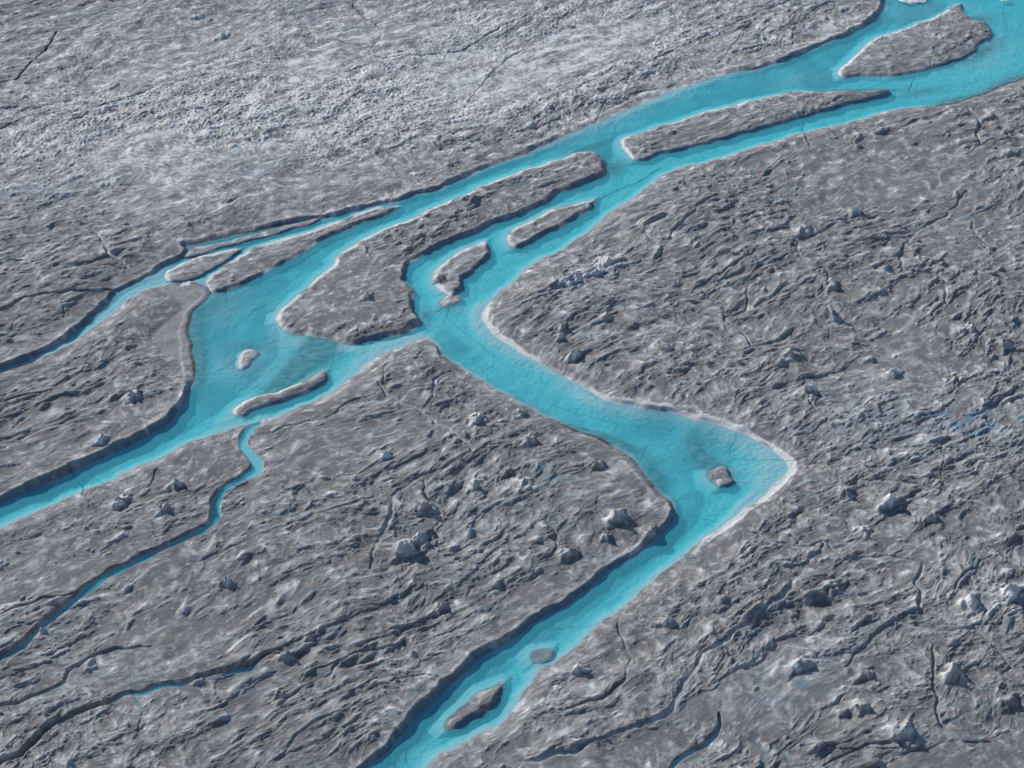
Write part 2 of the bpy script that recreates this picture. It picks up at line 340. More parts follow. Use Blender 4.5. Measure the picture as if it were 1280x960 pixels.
FLO = np.full((rny, rnx), 0.4, np.float32); TNT = np.zeros((rny, rnx), np.float32)
for si, (pts, hw, fl, tn) in enumerate(STREAMS):
    mid = pts[len(pts)//2]; hwm = hw*0.8*mpp(mid)
    w = densify(gp(pts, 0.0 if si == 0 else 1.4), 1.5, False, 0.0)
    jit = np.stack([pn(w[:, 0]/4, w[:, 1]/4, 31), pn(w[:, 0]/4+9, w[:, 1]/4, 32)], 1)*(0.5 if si == 0 else 1.1)
    w = w+jit
    ww = hwm*(0.75+0.7*np.abs(pn(w[:, 0]/6, w[:, 1]/6, 33)))
    if si: ww = ww*np.clip(np.minimum(np.arange(len(ww))+3, len(ww)-np.arange(len(ww)))/6.0, 0.35, 1)
    D = dist_raster(w, False, 8.0, None, ww)            # in units of the half width
    k = 1-sst(0.5 if si else .85, 2.0 if si else 1.15, D)
    take = k > HST
    HST[take] = k[take]; FLO[take] = fl; TNT[take] = tn*(1-sst(0.6, 1.4, D[take]))
CRK = np.zeros((rny, rnx), np.float32)
for pts, hw in CRACKS:
    w = densify(gp(pts, 1.0), 1.2, False)
    w = w+np.stack([pn(w[:, 0]/2.5, w[:, 1]/2.5, 35), pn(w[:, 0]/2.5+9, w[:, 1]/2.5, 36)], 1)*0.5
    hwm = max(hw*0.6*mpp(pts[len(pts)//2]), 0.08)
    D = dist_raster(w, False, 2.5)
    CRK = np.maximum(CRK, (1-sst(0.3*hwm, 1.5*hwm+0.12, D))*(0.65+0.35*(1 if hw > 0.8 else 0)))
hst = samp(HST, TX, TY, 0); flo = samp(FLO, TX, TY, 0.4); tnt = samp(TNT, TX, TY, 0); crk = samp(CRK, TX, TY, 0)

# ------------------------------------------------------------------ height of the glacier and of the river bed
SHELF = [(930,540,70,22,-25,1),(985,580,40,24,0,1.2),(760,500,70,14,-15,.8),(640,430,40,16,-35,.7),(605,395,14,20,0,.8),(820,510,60,12,-8,.7),
         (940,625,30,10,40,.8),(790,133,90,12,24,.9),(880,97,90,10,18,.8),(720,160,40,8,24,.5),(205,570,60,6,28,0.2),
         (390,385,60,18,40,.9),(350,400,16,26,0,.9),(395,425,40,8,-8,1),(300,450,40,26,0,1.1),(280,380,40,26,30,.9),(450,430,60,8,5,.8),
         (470,440,70,10,25,.5),(1160,10,70,18,0,.7),(1240,60,60,30,20,.7),(1000,95,60,10,10,.55),(225,345,26,12,0,1),(130,390,90,14,35,.6),(200,335,30,10,30,.7),
         (320,575,14,14,0,.8),(565,372,20,12,-20,.6),(285,520,24,8,15,.7),(650,300,16,8,0,.6),(920,590,22,16,0,.4),(620,400,14,12,0,.5),
         (250,360,40,16,0,1.0),(1110,85,60,8,5,.5),(360,290,60,5,15,.5),(1000,30,30,6,30,.2)]
SILT = [(385,440,44,14,50,1.0),(355,470,40,10,40,.9),(405,430,20,16,60,.9),(245,420,12,40,5,1.0),(262,380,30,10,40,.6),(248,455,8,20,0,.6),
        (872,560,22,8,-60,.7),(895,578,24,9,-30,1.0),(880,545,24,14,0,.45),(820,592,22,10,-55,.9),(760,545,46,7,-20,1.0),(735,538,24,5,-20,1),
        (750,200,10,12,0,1.0),(735,180,28,4,20,.9),(768,205,14,8,30,.7),(1215,23,22,6,10,1),(1225,62,30,8,25,.7),(1260,103,40,10,22,1),
        (1200,123,34,7,8,1),(1060,109,60,2.6,2,1),(1150,110,30,4,10,.5),(530,390,8,12,0,.6),(660,500,40,5,-28,.4),(310,430,16,6,0,.6),(940,62,30,8,0,.0),
        (560,377,12,6,0,.6),(678,822,12,6,0,.4),(300,290,60,3,14,1),(270,325,40,4,30,1)]
dl = np.maximum(-sd_t, 0)
hs, clean, tint, bigr = surface(TX, TY, dl, True)
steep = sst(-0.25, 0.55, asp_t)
HIGH = [(60,600,120,26,28,1),(220,520,60,20,35,.6),(700,750,80,30,38,.15),(560,850,90,34,42,.55),(400,300,120,16,25,.3),(640,200,80,16,22,-.4),
        (830,112,140,16,20,-1.0),(690,525,150,16,-30,-1.0),(240,440,20,40,0,-1.0),(300,285,90,12,14,-.45),(1200,128,60,12,10,-1),(500,245,80,10,15,-.2),(60,440,90,16,25,.5)]
high = spots(HIGH, TX, TY)
bw = 4.4-3.1*steep+1.4*pn(TX/9, TY/9, 41)*(1-steep)+0.3*pn(TX/4, TY/4, 40)
bw = np.clip(bw+2.5*np.clip(-high, 0, 1)*steep, 0.5, None)
bh = np.clip(0.85+steep*(0.35+high)+0.55*pn(TX/16, TY/16, 42)+0.40*pn(TX/5, TY/5, 43), 0.3, None)
base = bh+bigr+0.55*sst(3, 18, dl)
land = bh*sst(0, 1, dl/bw)+np.clip(hs, -0.5, None)*sst(0.0, 1.0, dl/(bw+2.5))+0.55*sst(3, 18, dl)
land = np.maximum(land, 0.12*sst(0, 0.8, dl))
gully = np.maximum(base-(1.15-flo)*np.where(flo < 0.15, 1.0, 0.5)+0.12*pn(TX/1.6, TY/1.6, 43), 0.12)
gully = np.where(flo < 0, flo, gully)
land = land*(1-hst)+np.minimum(gully, land)*hst
# bed
shelf = np.clip(spots(SHELF, TX, TY), 0, 1.15)
dw = np.maximum(sd_t, 0)
depth = (2.3+0.5*pn(TX/30, TY/30, 44))*sst(0, 1, dw/(2.4+8.0*shelf*(1-steep*0.6)+1.2*(1-steep)))
depth = depth*(1-0.80*np.clip(shelf, 0, 1))+0.02
depth = np.where(sd_t > 0, np.maximum(depth, 0.18*sst(0, 1.0, dw)), 0)
silt_b = np.clip(spots(SILT, TX, TY), 0, 1)
depth = depth*0.52*(1-0.88*silt_b)-0.0
bed = -depth+0.26*pn(TX/4, TY/4, 45)*sst(0.4, 2, dw)+0.16*pn(TX/1.4, TY/1.1, 46)*sst(.3, 1, dw)
# sediment flat beside the pool
FLAT = [(262,368),(240,356),(215,358),(205,365),(222,375),(226,386),(200,408),(186,425),(215,445),(240,455),(254,440),(250,420),(250,400),(260,384),(272,372)]
fl_s = samp(sdf(densify(gp(FLAT), 2.5), 10), TX, TY, -10); flat = sst(-1.2, 1.0, fl_s); fade_f = sst(-10, -0.5, fl_s)
H = np.where(sd_t > 0, bed, land)
H = np.where(sd_t > 0, H, 0.3+(H-0.3)*(1-0.8*fade_f))
H = np.where(sd_t > 0, H, H*(1-flat)+(0.12+0.03*pn(TX/4, TY/4, 47))*flat)
H = H-crk*np.where(sd_t > 0, 0.35, 0.55)
H = np.where(sd_t > 0, np.minimum(H, -0.015), np.where(hst > 0.3, H, np.maximum(H, 0.03)))
H = np.clip(H, -3.6, None)
# ease everything to a plain rolling surface beyond the surveyed part
edge = sst(RX1-30, RX1-5, np.abs(TX))+sst(RY1-60, RY1-8, TY)+sst(RY0+14, RY0+2, TY)*0
edge = np.clip(edge, 0, 1)
H = H*(1-edge)+1.6*edge

RIMS = [(208,415,24,36,0,.0),(930,540,80,20,-25,1),(988,582,26,24,0,1.3),(765,497,70,12,-15,1),(640,430,40,14,-35,1),(607,395,10,18,0,1),(850,512,60,12,-8,1.2),
        (930,640,60,12,40,1.0),(350,395,16,24,0,1),(395,422,50,9,-8,1),(380,360,50,10,42,.6),(830,118,60,6,20,.25),(322,578,12,14,0,1),
        (150,603,100,5,28,.3),(470,445,60,6,30,.3),(1080,92,60,4,0,.6)]
rim = np.clip(spots(RIMS, TX, TY), 0, 1)
band = np.exp(-((sd_t+0.8+0.5*pn(TX/4, TY/4, 51))/(1.1+0.7*pn(TX/11, TY/11, 52)))**4)
clean = clean+rim*band*2.2*np.clip(0.85+0.9*pn(TX/6, TY/6, 84), 0.2, 1)+0.30*np.exp(-((sd_t+0.7)/0.8)**2)*(0.5+0.5*pn(TX/8, TY/8, 48))
silt = np.clip(1.5*spots(SILT, TX, TY), 0, 1)*(sd_t > -1)
silt = np.maximum(silt*(0.85+0.3*pn(TX/3, TY/1.5, 49)), flat*0.0)
clean = clean*(1-flat)+flat*(0.30+0.12*pn(TX/12, TY/5, 55)); tint = tint*(1-flat)
clean = clean*(1-0.3*hst)+tnt*0.8*np.clip(hst*1.6-0.5, 0, 1)
tint = np.maximum(tint, 0.45*tnt*np.clip(hst*1.4-0.3, 0, 1))
wall_shade_m = steep*(1-sst(0.80, 1.0, np.where(sd_t > 0, 0, H/np.maximum(bh, .3))))*(1-sst(0.8, 2.2, dl))*(1-np.clip(-high, 0, 1))*np.clip(0.85+0.8*pn(TX/12, TY/12, 50), 0.3, 1)  # where shade is painted into the steep bank faces turned from the sun
wall_shade = wall_shade_m
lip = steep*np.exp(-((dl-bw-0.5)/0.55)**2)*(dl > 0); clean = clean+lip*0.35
bedm = sst(-0.25, 0.35, sd_t)
bedm = np.maximum(bedm, np.where((H < 0.0), 1, 0)*1.0)
bedm = bedm*(1-flat*(sd_t < 0.2))

# ------------------------------------------------------------------ materials
def nd(nt, typ, **kw):
    n = nt.nodes.new(typ)
    for k, v in kw.items(): setattr(n, k, v)
    return n
def ice_material():
    m = bpy.data.materials.new('weathered_ice'); m.use_nodes = True; nt = m.node_tree; L = nt.links.new
    P = nt.nodes['Principled BSDF']
    tc = nd(nt, 'ShaderNodeTexCoord')
    def noise(scale, rot=0, stretch=(1, 1, 1), detail=6, rough=0.6):
        mp = nd(nt, 'ShaderNodeMapping'); mp.inputs['Rotation'].default_value = (0, 0, -rot)
        mp.inputs['Scale'].default_value = stretch
        # rotate first, then stretch
        mp0 = nd(nt, 'ShaderNodeMapping'); mp0.inputs['Rotation'].default_value = (0, 0, -rot)
        mp.inputs['Rotation'].default_value = (0, 0, 0)
        L(tc.outputs['Object'], mp0.inputs[0]); L(mp0.outputs[0], mp.inputs[0])
        n = nd(nt, 'ShaderNodeTexNoise'); n.inputs['Scale'].default_value = scale
        n.inputs['Detail'].default_value = detail; n.inputs['Roughness'].default_value = rough
        L(mp.outputs[0], n.inputs['Vector']); return n
    def at(name):
        a = nd(nt, 'ShaderNodeAttribute'); a.attribute_name = name; return a.outputs['Fac']
    def math_(op, a, b=None, c=None, clamp=False):
        n = nd(nt, 'ShaderNodeMath', operation=op); n.use_clamp = clamp
        for i, q in enumerate((a, b, c)):
            if q is None: continue
            if isinstance(q, (int, float)): n.inputs[i].default_value = q
            else: L(q, n.inputs[i])
        return n.outputs[0]
    def mix(f, a, b):
        n = nd(nt, 'ShaderNodeMix', data_type='RGBA')
        if isinstance(f, (int, float)): n.inputs['Factor'].default_value = f
        else: L(f, n.inputs['Factor'])
        for i, q in ((6, a), (7, b)):
            if isinstance(q, tuple): n.inputs[i].default_value = (*q, 1)
            else: L(q, n.inputs[i])
        return n.outputs[2]
    streak = noise(0.22, AL, (0.45, 1.4, 1), 8, 0.68)
    fine = noise(1.3, AL, (0.75, 1.25, 1), 8, 0.78)
    grain = noise(1.1, AL-0.35, (0.45, 2.0, 1), 8, 0.8)
    patch = noise(0.03, 0, (1, 1, 1), 3, 0.5)
    # dirt colour: grey-brown to slate
    dirt = mix(patch.outputs['Fac'], (0.155, 0.167, 0.192), (0.230, 0.223, 0.226))
    warm = nd(nt, 'ShaderNodeMapRange'); L(streak.outputs['Fac'], warm.inputs[0]); warm.inputs[1].default_value = .35; warm.inputs[2].default_value = .7
    dirt = mix(warm.outputs[0], dirt, (0.264, 0.252, 0.252))
    c = math_('MULTIPLY_ADD', math_('SUBTRACT', streak.outputs['Fac'], 0.5), 0.7, at('clean'))
    c = math_('MULTIPLY_ADD', math_('SUBTRACT', fine.outputs['Fac'], 0.5), 1.3, c, True)
    spk = nd(nt, 'ShaderNodeMapRange'); L(grain.outputs['Fac'], spk.inputs[0]); spk.inputs[1].default_value = .46; spk.inputs[2].default_value = .30
    spk.inputs[3].default_value = 0; spk.inputs[4].default_value = 0.5
    ice = mix(c, dirt, (0.68, 0.68, 0.68))
    top = nd(nt, 'ShaderNodeMapRange'); L(c, top.inputs[0]); top.inputs[1].default_value = .80; top.inputs[2].default_value = 1.0
    ice = mix(top.outputs[0], ice, (0.86, 0.87, 0.87))
    ice = mix(spk.outputs[0], ice, (0.075, 0.08, 0.095))
    ice = mix(math_('MULTIPLY', at('tint'), 0.75), ice, (0.16, 0.33, 0.43))
    # bed of the river: clean pale blue ice with dark silt in hollows
    bedn = noise(0.6, AL, (0.6, 1.2, 1), 8, 0.72)
    bedc = mix(bedn.outputs['Fac'], (0.52, 0.70, 0.74), (0.92, 0.94, 0.93))
    col = mix(at('bedm'), ice, bedc)
    siltn = math_('MULTIPLY', at('silt'), math_('MULTIPLY_ADD', fine.outputs['Fac'], 0.5, 0.72), None, True)
    col = mix(math_('MULTIPLY', at('wall_shade'), 0.65), col, (0.075, 0.17, 0.28))  # bank shade put into the colour as deep blue, over bare blue ice
    col = mix(siltn, col, (0.05, 0.055, 0.07))
    col = mix(math_('MULTIPLY', at('crack'), 0.8), col, (0.035, 0.06, 0.085))
    L(col, P.inputs['Base Color'])
    P.inputs['Roughness'].default_value = 0.72; P.inputs['Specular IOR Level'].default_value = 0.25
    b1 = nd(nt, 'ShaderNodeBump'); b1.inputs['Strength'].default_value = 1.0; b1.inputs['Distance'].default_value = 0.62
    hsum = math_('MULTIPLY_ADD', streak.outputs['Fac'], 1.0, math_('ADD', fine.outputs['Fac'], math_('MULTIPLY', grain.outputs['Fac'], 0.7)))
    L(hsum, b1.inputs['Height']); L(b1.outputs[0], P.inputs['Normal'])
    return m
ICE = ice_material()
def white_ice():
    m = bpy.data.materials.new('white_ice'); m.use_nodes = True; nt = m.node_tree; P = nt.nodes['Principled BSDF']
    n = nd(nt, 'ShaderNodeTexNoise'); n.inputs['Scale'].default_value = 1.2; n.inputs['Detail'].default_value = 6
    tc = nd(nt, 'ShaderNodeTexCoord'); nt.links.new(tc.outputs['Object'], n.inputs['Vector'])
    r = nd(nt, 'ShaderNodeValToRGB'); r.color_ramp.elements[0].color = (0.45, 0.56, 0.6, 1); r.color_ramp.elements[1].color = (0.82, 0.86, 0.87, 1)
    r.color_ramp.elements[0].position = .3; r.color_ramp.elements[1].position = .6
    nt.links.new(n.outputs['Fac'], r.inputs[0]); nt.links.new(r.outputs[0], P.inputs['Base Color']); P.inputs['Roughness'].default_value = .5
    return m
WHITE = white_ice()
def water_material():
    m = bpy.data.materials.new('melt_water'); m.use_nodes = True; nt = m.node_tree; L = nt.links.new
    nt.nodes.clear(); out = nd(nt, 'ShaderNodeOutputMaterial')
    tr = nd(nt, 'ShaderNodeBsdfTransparent'); tr.inputs[0].default_value = (1, 1, 1, 1)
    df = nd(nt, 'ShaderNodeBsdfDiffuse'); df.inputs[0].default_value = (0.11, 0.68, 0.81, 1)
    gl = nd(nt, 'ShaderNodeBsdfGlossy'); gl.inputs['Roughness'].default_value = 0.18
    fr = nd(nt, 'ShaderNodeFresnel'); fr.inputs[0].default_value = 1.33
    tc = nd(nt, 'ShaderNodeTexCoord')
    n1 = nd(nt, 'ShaderNodeTexNoise'); n1.inputs['Scale'].default_value = 0.9; n1.inputs['Detail'].default_value = 5
    L(tc.outputs['Object'], n1.inputs['Vector'])
    bp = nd(nt, 'ShaderNodeBump'); bp.inputs['Strength'].default_value = .8; bp.inputs['Distance'].default_value = .2
    L(n1.outputs['Fac'], bp.inputs['Height'])
    for q in (gl, fr, df): L(bp.outputs[0], q.inputs['Normal'])
    gm = nd(nt, 'ShaderNodeNewGeometry'); io = nd(nt, 'ShaderNodeMapRange')   # same reflectance seen from either side
    L(gm.outputs['Backfacing'], io.inputs[0]); io.inputs[3].default_value = 1.33; io.inputs[4].default_value = 1/1.33
    L(io.outputs[0], fr.inputs[0])
    m1 = nd(nt, 'ShaderNodeMixShader'); m1.inputs[0].default_value = 0.33; L(tr.outputs[0], m1.inputs[1]); L(df.outputs[0], m1.inputs[2])
    m2 = nd(nt, 'ShaderNodeMixShader'); L(fr.outputs[0], m2.inputs[0]); L(m1.outputs[0], m2.inputs[1]); L(gl.outputs[0], m2.inputs[2])
    L(m2.outputs[0], out.inputs['Surface'])
    va = nd(nt, 'ShaderNodeVolumeAbsorption'); va.inputs[0].default_value = (0.30, 0.955, 0.978, 1); va.inputs[1].default_value = 0.52
    L(va.outputs[0], out.inputs['Volume'])
    return m
WATER = water_material()

# ------------------------------------------------------------------ mesh building
def grid_object(name, X, Y, Z, keep, attrs, mat):
    """grid of vertices (rows x cols) -> mesh of the kept cells only"""
    r, c = X.shape
    idx = np.arange(r*c, dtype=np.int32).reshape(r, c)
    q = np.stack([idx[:-1, :-1], idx[:-1, 1:], idx[1:, 1:], idx[1:, :-1]], -1)
    q = q[keep] if keep is not None else q.reshape(-1, 4)
    if keep is not None:
        used = np.zeros(r*c, bool); used[q.ravel()] = True
        remap = np.cumsum(used).astype(np.int32)-1; q = remap[q]; sel = used
    else: sel = np.ones(r*c, bool)
    co = np.stack([X.ravel()[sel], Y.ravel()[sel], Z.ravel()[sel]], 1).astype(np.float32)
    org = np.array([0, 0, 0], np.float32)
    me = bpy.data.meshes.new(name)
    me.vertices.add(len(co)); me.vertices.foreach_set('co', (co-org).ravel())
    nq = len(q); me.loops.add(nq*4); me.polygons.add(nq)
    me.loops.foreach_set('vertex_index', q.ravel().astype(np.int32))
    me.polygons.foreach_set('loop_start', np.arange(0, nq*4, 4, dtype=np.int32))
    me.polygons.foreach_set('use_smooth', np.ones(nq, bool))
    me.update(calc_edges=True)
    for k, a in attrs.items():
        at = me.attributes.new(k, 'FLOAT', 'POINT'); at.data.foreach_set('value', np.clip(a.ravel()[sel], 0, 1).astype(np.float32))
    me.materials.append(mat)
    ob = bpy.data.objects.new(name, me); S.collection.objects.link(ob)
    return ob
def tag(o, label=None, cat=None, group=None, kind=None):
    for k, v in (('label', label), ('category', cat), ('group', group), ('kind', kind)):
        if v: o[k] = v
    return o

g = grid_object('glacier_surface', TX, TY, H, None, dict(clean=clean, tint=tint, silt=silt, bedm=bedm, crack=crk, wall_shade=wall_shade), ICE)
tag(g, 'grey weathered glacier ice with streams and cracks around the river', 'glacier', kind='structure')
# water: one closed body filling the channels up to z = 0 (everywhere else it lies inside the ice)
me = bpy.data.meshes.new('river_water')
x0, x1, y0, y1, zb = -RX1+8, RX1-8, RY0+6, RY1-12, -5.0
vs = [(x0,y0,zb),(x1,y0,zb),(x1,y1,zb),(x0,y1,zb),(x0,y0,0),(x1,y0,0),(x1,y1,0),(x0,y1,0)]
me.from_pydata(vs, [], [(0,3,2,1),(4,5,6,7),(0,1,5,4),(1,2,6,5),(2,3,7,6),(3,0,4,7)]); me.materials.append(WATER)
wo = bpy.data.objects.new('river_water', me); S.collection.objects.link(wo)
tag(wo, 'turquoise meltwater river winding and branching over the ice', 'river', kind='structure')

# ------------------------------------------------------------------ islands
ISL_INFO = {
 'i1': (1.1, 'broad grey ice island with whorled ridges near the top right corner', .8),
 'i2': (1.2, 'long narrow grey ice island tapering to a spit below the broad top right island', .8),
 'i3': (1.9, 'largest ice island, grey wedge in the middle with white rim at its lower left tip', 1.0),
 'i4': (1.7, 'small rocky looking ice island just right of the largest island, white left edge', 1.0),
 'i6': (1.7, 'spindle shaped grey ice island with dark blue shade, between the channels above the bend', 1.1),
 'i7': (0.9, 'small round grey ice island in the wide elbow of the river at right', .5),
 'i8': (1.6, 'dark spindle shaped ice island in the lower river near the bottom frame edge', .9),
 'i9': (0.25, 'tiny low ice hump barely above water near the right bank of the lower river', .3),
 'i10': (1.0, 'slender grey ice island with white left tip where the two left channels join', .7),
 'i11': (0.3, 'pale round ice shoal in the wide left pool of the river', .3),
 'i12': (0.7, 'thin sliver of grey ice between the two narrow uppermost left channels', .4),
 'i13': (0.8, 'short grey ice island with pale left tip at head of the narrow left stream', .5),
 'i14': (1.3, 'long grey ice island between narrow left channels and the main channel, pale rounded tip', .8),
 'i15': (0.4, 'little pale ice lump just below the small rocky looking island', .4),
 'i16': (0.8, 'tiny blue and white ice knob against the far upper bank', .3),
}
ISL_A = {}
SOFT = [(390,420,46,14,-8,1.2),(1120,90,90,9,4,.8),(790,190,24,10,0,.7),(360,500,30,10,20,.3),(1225,50,30,14,40,.9),(565,368,18,8,-20,.6),(480,264,30,8,15,.3)]
def island_height(k, X, Y):
    hh, _, amp = ISL_INFO[k]; hh = hh*0.8
    if k not in ISL_A: ISL_A[k] = blur(grad_aspect(isl_sdf[k]))    # distance > 0 inside; its gradient points inland
    d = samp(isl_sdf[k], X, Y, -22); a = samp(ISL_A[k], X, Y, 0)
    di = np.maximum(d, 0); h0, cl, ti = surface(X, Y, di*2.5+1)
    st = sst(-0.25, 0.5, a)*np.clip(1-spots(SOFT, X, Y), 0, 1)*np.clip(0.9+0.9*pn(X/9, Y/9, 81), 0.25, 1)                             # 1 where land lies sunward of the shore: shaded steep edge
    w_ = (2.8-1.3*st)*(0.4 if hh < 1 else 1)
    w_ = np.clip(w_*(1+0.5*pn(X/3, Y/3, 80)), .3, None)
    z = hh*(0.55+0.30*st)*sst(0, 1, di/w_)+hh*0.35*sst(1, 7, di)+np.clip(h0*amp*1.15, -0.4*hh, None)*sst(0.2, 3.0 if hh > 1 else 1.6, di)
    z = np.maximum(z, 0.06*sst(0, .5, di))
    return d, di, a, st, z, cl, ti
for k, (hh, lab, amp) in ISL_INFO.items():
    ctr = gp(ISL[k]); m = 6
    jj = np.where((GYs > ctr[:, 1].min()-m) & (GYs < ctr[:, 1].max()+m))[0]
    j0, j1 = jj[0], jj[-1]+1
    sx = ctr[:, 0]
    cols = np.where(((TX[j0:j1] > sx.min()-m) & (TX[j0:j1] < sx.max()+m)).any(0))[0]; i0, i1 = cols[0], cols[-1]+1
    X = TX[j0:j1, i0:i1]; Y = TY[j0:j1, i0:i1]
    d, di, a, st, z, cl, ti = island_height(k, X, Y)
    do = np.maximum(-d, 0)
    z = np.where(d > 0, z, -do*(0.30+1.3*st))
    ck = samp(CRK, X, Y, 0); z = z-ck*0.3*(d > 0)
    keepv = (z > H[j0:j1, i0:i1]-0.35) & (d > -9)
    kc = keepv[:-1, :-1] & keepv[1:, :-1] & keepv[:-1, 1:] & keepv[1:, 1:]
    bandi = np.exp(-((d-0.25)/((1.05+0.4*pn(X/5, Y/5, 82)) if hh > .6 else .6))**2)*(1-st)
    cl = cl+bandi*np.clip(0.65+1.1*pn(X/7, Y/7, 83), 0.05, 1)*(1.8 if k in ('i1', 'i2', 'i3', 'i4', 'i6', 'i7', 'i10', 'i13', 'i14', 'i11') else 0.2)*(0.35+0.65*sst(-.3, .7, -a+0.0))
    if k in ('i11', 'i15'): cl = cl+0.45
    if k == 'i9': ti = ti+0.6
    bm = 1-sst(-0.9, -0.1, d)
    wl = st*(1-sst(0.75, 1.0, z/(hh*1.0)))*(1-sst(0.5, 1.8, di))*(d > -0.6)  # same painted shade on the islands' sunless edges
    o = grid_object('ice_island', X, Y, z, kc, dict(clean=cl, tint=ti, silt=np.zeros_like(z)+silt[j0:j1, i0:i1]*(d < 0), bedm=bm, crack=ck, wall_shade=wl), ICE)
    tag(o, lab, 'ice island', 'ice islands in the meltwater river')

# ------------------------------------------------------------------ ice hummocks standing up from the surface
HUM = [  # px, py, half width px, height m, cleanness, label
 (1037,392,15,4.6,.55,'tall narrow ice fin casting a long dark shadow in the right half'),
 (1118,462,15,2.2,1.0,'bright white rounded ice block with dark blue shaded side, right of the tall fin'),
 (1213,408,16,2.0,.65,'low ice knob near the right frame edge above the bright white block'),
 (1068,262,16,2.8,.6,'leaning ice pillar with shaded right side high on the right plain'),
 (1005,286,16,2.0,.6,'small pale nosed ice mound left of the leaning pillar'),
 (1042,352,14,2.2,.45,'rounded ice mound just above the tall narrow fin'),
 (757,326,16,2.2,.85,'pale ice knob topmost of the whitish cluster near the river bend'),
 (742,340,15,1.9,.9,'pale ice knob in the middle of the whitish cluster by the bend'),
 (715,350,17,1.7,.85,'broad whitish ice mound lowest of the cluster by the bend'),
 (702,406,10,2.0,.8,'small pointed ice cone with dark right side, upper of a close pair'),
 (700,418,10,1.8,.75,'small pointed ice cone, lower of a close pair above the white river rim'),
 (718,441,14,2.4,.6,'grey ice cone between the close pair and the white river rim'),
 (758,394,12,1.6,.5,'low grey ice cone right of the close pair of cones'),
 (826,432,24,2.0,.5,'wide low ice mound with dark hollow behind it, above the wide bend'),
 (985,442,20,2.2,.65,'pale flank ice mound between the tall fin and the river elbow'),
 (1010,484,15,2.6,.6,'ice mound with dark slot below it at the foot of the right plain'),
 (482,564,17,2.0,.75,'bright ice crest in the middle of the left plain below the side stream'),
 (597,521,17,2.4,.8,'bright ice peak just below the main river by the winding gully'),
 (592,603,15,2.0,.7,'pale ice block with hollow front right of the gully bend'),
 (632,586,13,1.5,.5,'small ice mound in a hollow right of the bright peak'),
 (506,684,20,3.4,.9,'large white sided ice peak beside the gully in the lower middle'),
 (524,669,12,2.4,.6,'sharp grey ice horn adjoining the large white sided peak'),
 (530,632,11,2.0,.3,'dark ice knob above the large white sided peak'),
 (746,575,14,2.6,.6,'steep ice cone near the left bank of the elbow'),
 (770,646,20,3.0,.85,'bright sharp ice crest nearest the tip of the left bank'),
 (757,667,11,2.0,.8,'small bright ice cone below the bright sharp crest'),
 (712,689,18,2.4,.7,'pale ice mound left of the lower river with shaded hollow'),
 (812,660,16,1.6,.25,'smooth dark ice dome right on the left bank below its tip'),
 (650,511,13,1.8,.45,'dark topped ice bump touching the left bank of the middle river'),
 (660,548,14,1.9,.65,'small pale ice mound below the dark topped bump'),
 (656,603,18,1.6,.6,'low ice swell beside a blue melt pool'),
 (165,492,15,2.4,.85,'lone white tipped ice cone on the plain left of the river pool'),
 (123,547,16,1.8,.55,'low ice ridge end above the dark lower left river bank'),
 (148,622,18,2.6,.75,'bright faced ice hump below the lower left river'),
 (218,602,14,2.2,.6,'pointed ice hump between the lower left river and the bright faced hump'),
 (205,632,14,1.8,.5,'small squat ice hump beside the curving left stream'),
 (283,724,13,2.2,.4,'dark eyed ice knob below the left stream'),
 (552,757,15,2.4,.75,'white tipped ice cone on the lower middle slope'),
 (388,796,17,2.0,.4,'grey ice swell on the lower left slope, upper of two'),
 (360,817,14,2.2,.45,'grey ice cone on the lower left slope, lower of two'),
 (350,866,16,2.0,.5,'blunt ice hump near the bottom left of centre'),
 (1112,627,17,3.0,.9,'bright ice peak with dark right face right of the river elbow'),
 (1160,648,14,2.0,.75,'smaller pale ice peak lower right of the bright elbow peak'),
 (1080,662,17,1.8,.7,'pale ice swell below the bright elbow peak'),
 (1060,613,15,1.8,.4,'rounded brownish ice mound next to the white point of the elbow'),
 (832,772,14,2.2,.7,'greenish white ice knob right of the lower river'),
 (725,830,16,2.0,1.0,'white lumpy ice block on the right bank opposite the tiny low hump'),
 (1211,757,22,3.0,1.0,'large bright white ice peak near the right frame edge'),
 (1264,742,20,2.6,1.0,'rounded snowy ice mass at the right frame edge beside the large bright peak'),
 (1045,735,18,2.0,.55,'brown grey ice hump right of the long gully'),
 (1000,826,26,2.6,.75,'wide white topped ice hump with a long dark shadow lower right'),
 (1080,836,20,2.2,.6,'pale ice hump lower right beyond the wide white topped one'),
 (1075,882,22,2.8,.7,'long backed ice hump near the bottom right'),
 (1190,840,20,2.6,.6,'steep fronted ice hump in the lower right corner area'),
 (1130,912,18,2.6,.5,'dark sided ice cone near the bottom frame edge at right'),
 (1262,872,20,2.6,.5,'rounded ice cone near the right frame edge, lowest at right'),
 (458,366,10,2.2,.85,'small white ice cone on the largest island'),
 (550,341,9,1.8,.8,'small pale ice peak on the rocky looking island'),
 (247,17,10,1.4,.7,'tiny bright ice knob far off near the top left'),
 (278,40,12,1.8,.75,'bright and dark ice knob on the far plain at top left'),
]
island_over = None
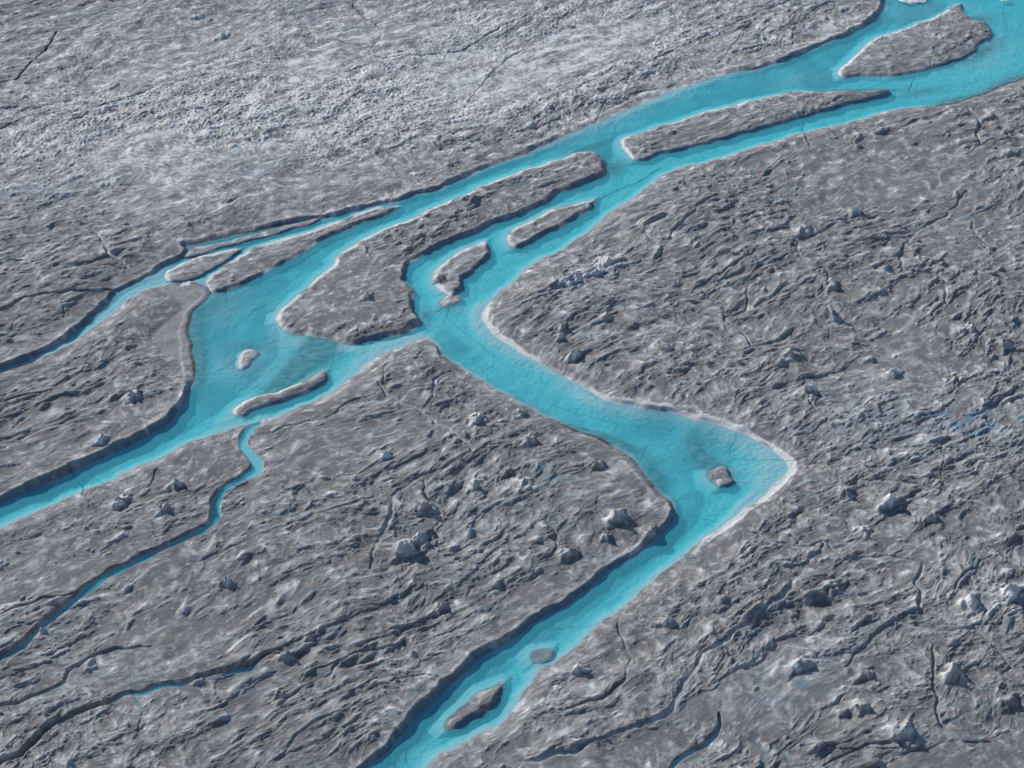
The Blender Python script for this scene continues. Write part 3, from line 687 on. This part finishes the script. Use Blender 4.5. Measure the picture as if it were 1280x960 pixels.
for hi, (px, py, hw, ht, cl0, lab) in enumerate(HUM):
    base = 3.0 if 'island' not in lab else 2.6
    c = gp([(px, py)], base)[0]; r = hw*mpp((px, py))*1.0; ht = ht*0.80
    on_isl = 'on the largest island' in lab or 'on the rocky looking island' in lab
    R = r*1.5
    n = 96
    # finer patch of its own, its foot dips just under the surrounding surface
    lx = np.linspace(-R, R, n); X, Y = np.meshgrid(c[0]+lx, c[1]+lx); X = X.astype(np.float32); Y = Y.astype(np.float32)
    # surrounding height from the terrain grid (bilinear)
    def terrain_at(X, Y, Z=H):
        fj = np.interp(Y, GYs, np.arange(len(GYs))); j = np.clip(fj.astype(int), 0, len(GYs)-2); fj = fj-j
        hwv = np.interp(Y, GYs, HW); fi = np.interp(X/hwv, sc, np.arange(len(sc))); i = np.clip(fi.astype(int), 0, len(sc)-2); fi = fi-i
        return Z[j, i]*(1-fi)*(1-fj)+Z[j, i+1]*fi*(1-fj)+Z[j+1, i]*(1-fi)*fj+Z[j+1, i+1]*fi*fj
    if on_isl:
        key = 'i3' if 'largest' in lab else 'i4'
        T = island_height(key, X, Y)[4]
    else:
        T = terrain_at(X, Y)
    hr = np.random.RandomState(500+hi)
    ang = AL+hr.uniform(-.5, .5); el = hr.uniform(1.15, 1.7)
    if hi == 0: ang = math.radians(100); el = 1.7
    dx = X-c[0]; dy = Y-c[1]
    # crest sits towards the shaded side so that this side is steep
    s_sun = dx*SUN_FROM[0]+dy*SUN_FROM[1]
    wx = pn(X/(r*.6), Y/(r*.6), 60+hi)*r*.38; wy = pn(X/(r*.6)+7, Y/(r*.6), 61+hi)*r*.38
    a_ = (dx+wx)*math.cos(ang)+(dy+wy)*math.sin(ang); b_ = -(dx+wx)*math.sin(ang)+(dy+wy)*math.cos(ang)
    q = np.sqrt((a_/el)**2+(b_*el*0.85)**2)/r
    lee = np.clip(-s_sun/r, -1, 1)
    q = q*(1+0.9*np.clip(lee, 0, 1)-0.10*np.clip(-lee, 0, 1))
    bump = ht*1.15*np.clip(1-q, 0, 1)**1.55*1.15*(0.95+0.22*pn(X/(r*.4), Y/(r*.4), 62+hi))+0.06*ht*np.clip(1-q, 0, 1)*pn(X/(r*.18), Y/(r*.18), 63+hi)
    Z = T+bump-0.04
    edge_q = q < 1.0
    kc = edge_q[:-1, :-1] & edge_q[1:, :-1] & edge_q[:-1, 1:] & edge_q[1:, 1:]
    _, cc, tt = surface(X, Y, np.full_like(X, 15))
    foot = np.clip(1-q, 0, 1)
    cl = cc+sst(0.15, 0.7, foot)*(0.75*cl0)*(1+0.5*pn(X/1.6, Y/1.6, 64))
    o = grid_object('ice_hummock', X, Y, Z, kc, dict(clean=cl, tint=tt*.6, silt=0*Z, bedm=0*Z, crack=0*Z, wall_shade=0*Z), ICE)
    tag(o, lab, 'ice hummock', 'ice hummocks standing on the glacier')

# ------------------------------------------------------------------ loose white ice
import bmesh
FLO_L = [(1141,-2,17,2.2,'white ice floe at the top frame edge near the broad top right island'),
         (1256,0,5,1.2,'tiny white ice floe at the top right corner'),
         (233,355,7,1.0,'white ice chunk on the silt flat at the narrow left channels')]
for fi, (px, py, hw, hz, lab) in enumerate(FLO_L):
    c = gp([(px, py)])[0]; r = hw*mpp((px, py)); hr = np.random.RandomState(fi)
    bm = bmesh.new(); bmesh.ops.create_icosphere(bm, subdivisions=4, radius=1)
    for v in bm.verts:
        p = v.co.copy(); k = 1+0.35*float(pn(p.x*1.7+p.z, p.y*1.7-p.z, 70+fi))+0.15*float(pn(p.x*5+p.z*3, p.y*5, 71+fi))
        v.co = Vector((p.x*r*k, p.y*r*k*0.8, p.z*hz*0.22*k+hz*0.02))
    me = bpy.data.meshes.new('ice_floe'); bm.to_mesh(me); bm.free()
    for p in me.polygons: p.use_smooth = True
    me.materials.append(WHITE); o = bpy.data.objects.new('ice_floe', me); S.collection.objects.link(o); o.location = (c[0], c[1], 0.05)
    tag(o, lab, 'ice floe', 'loose pieces of white ice')
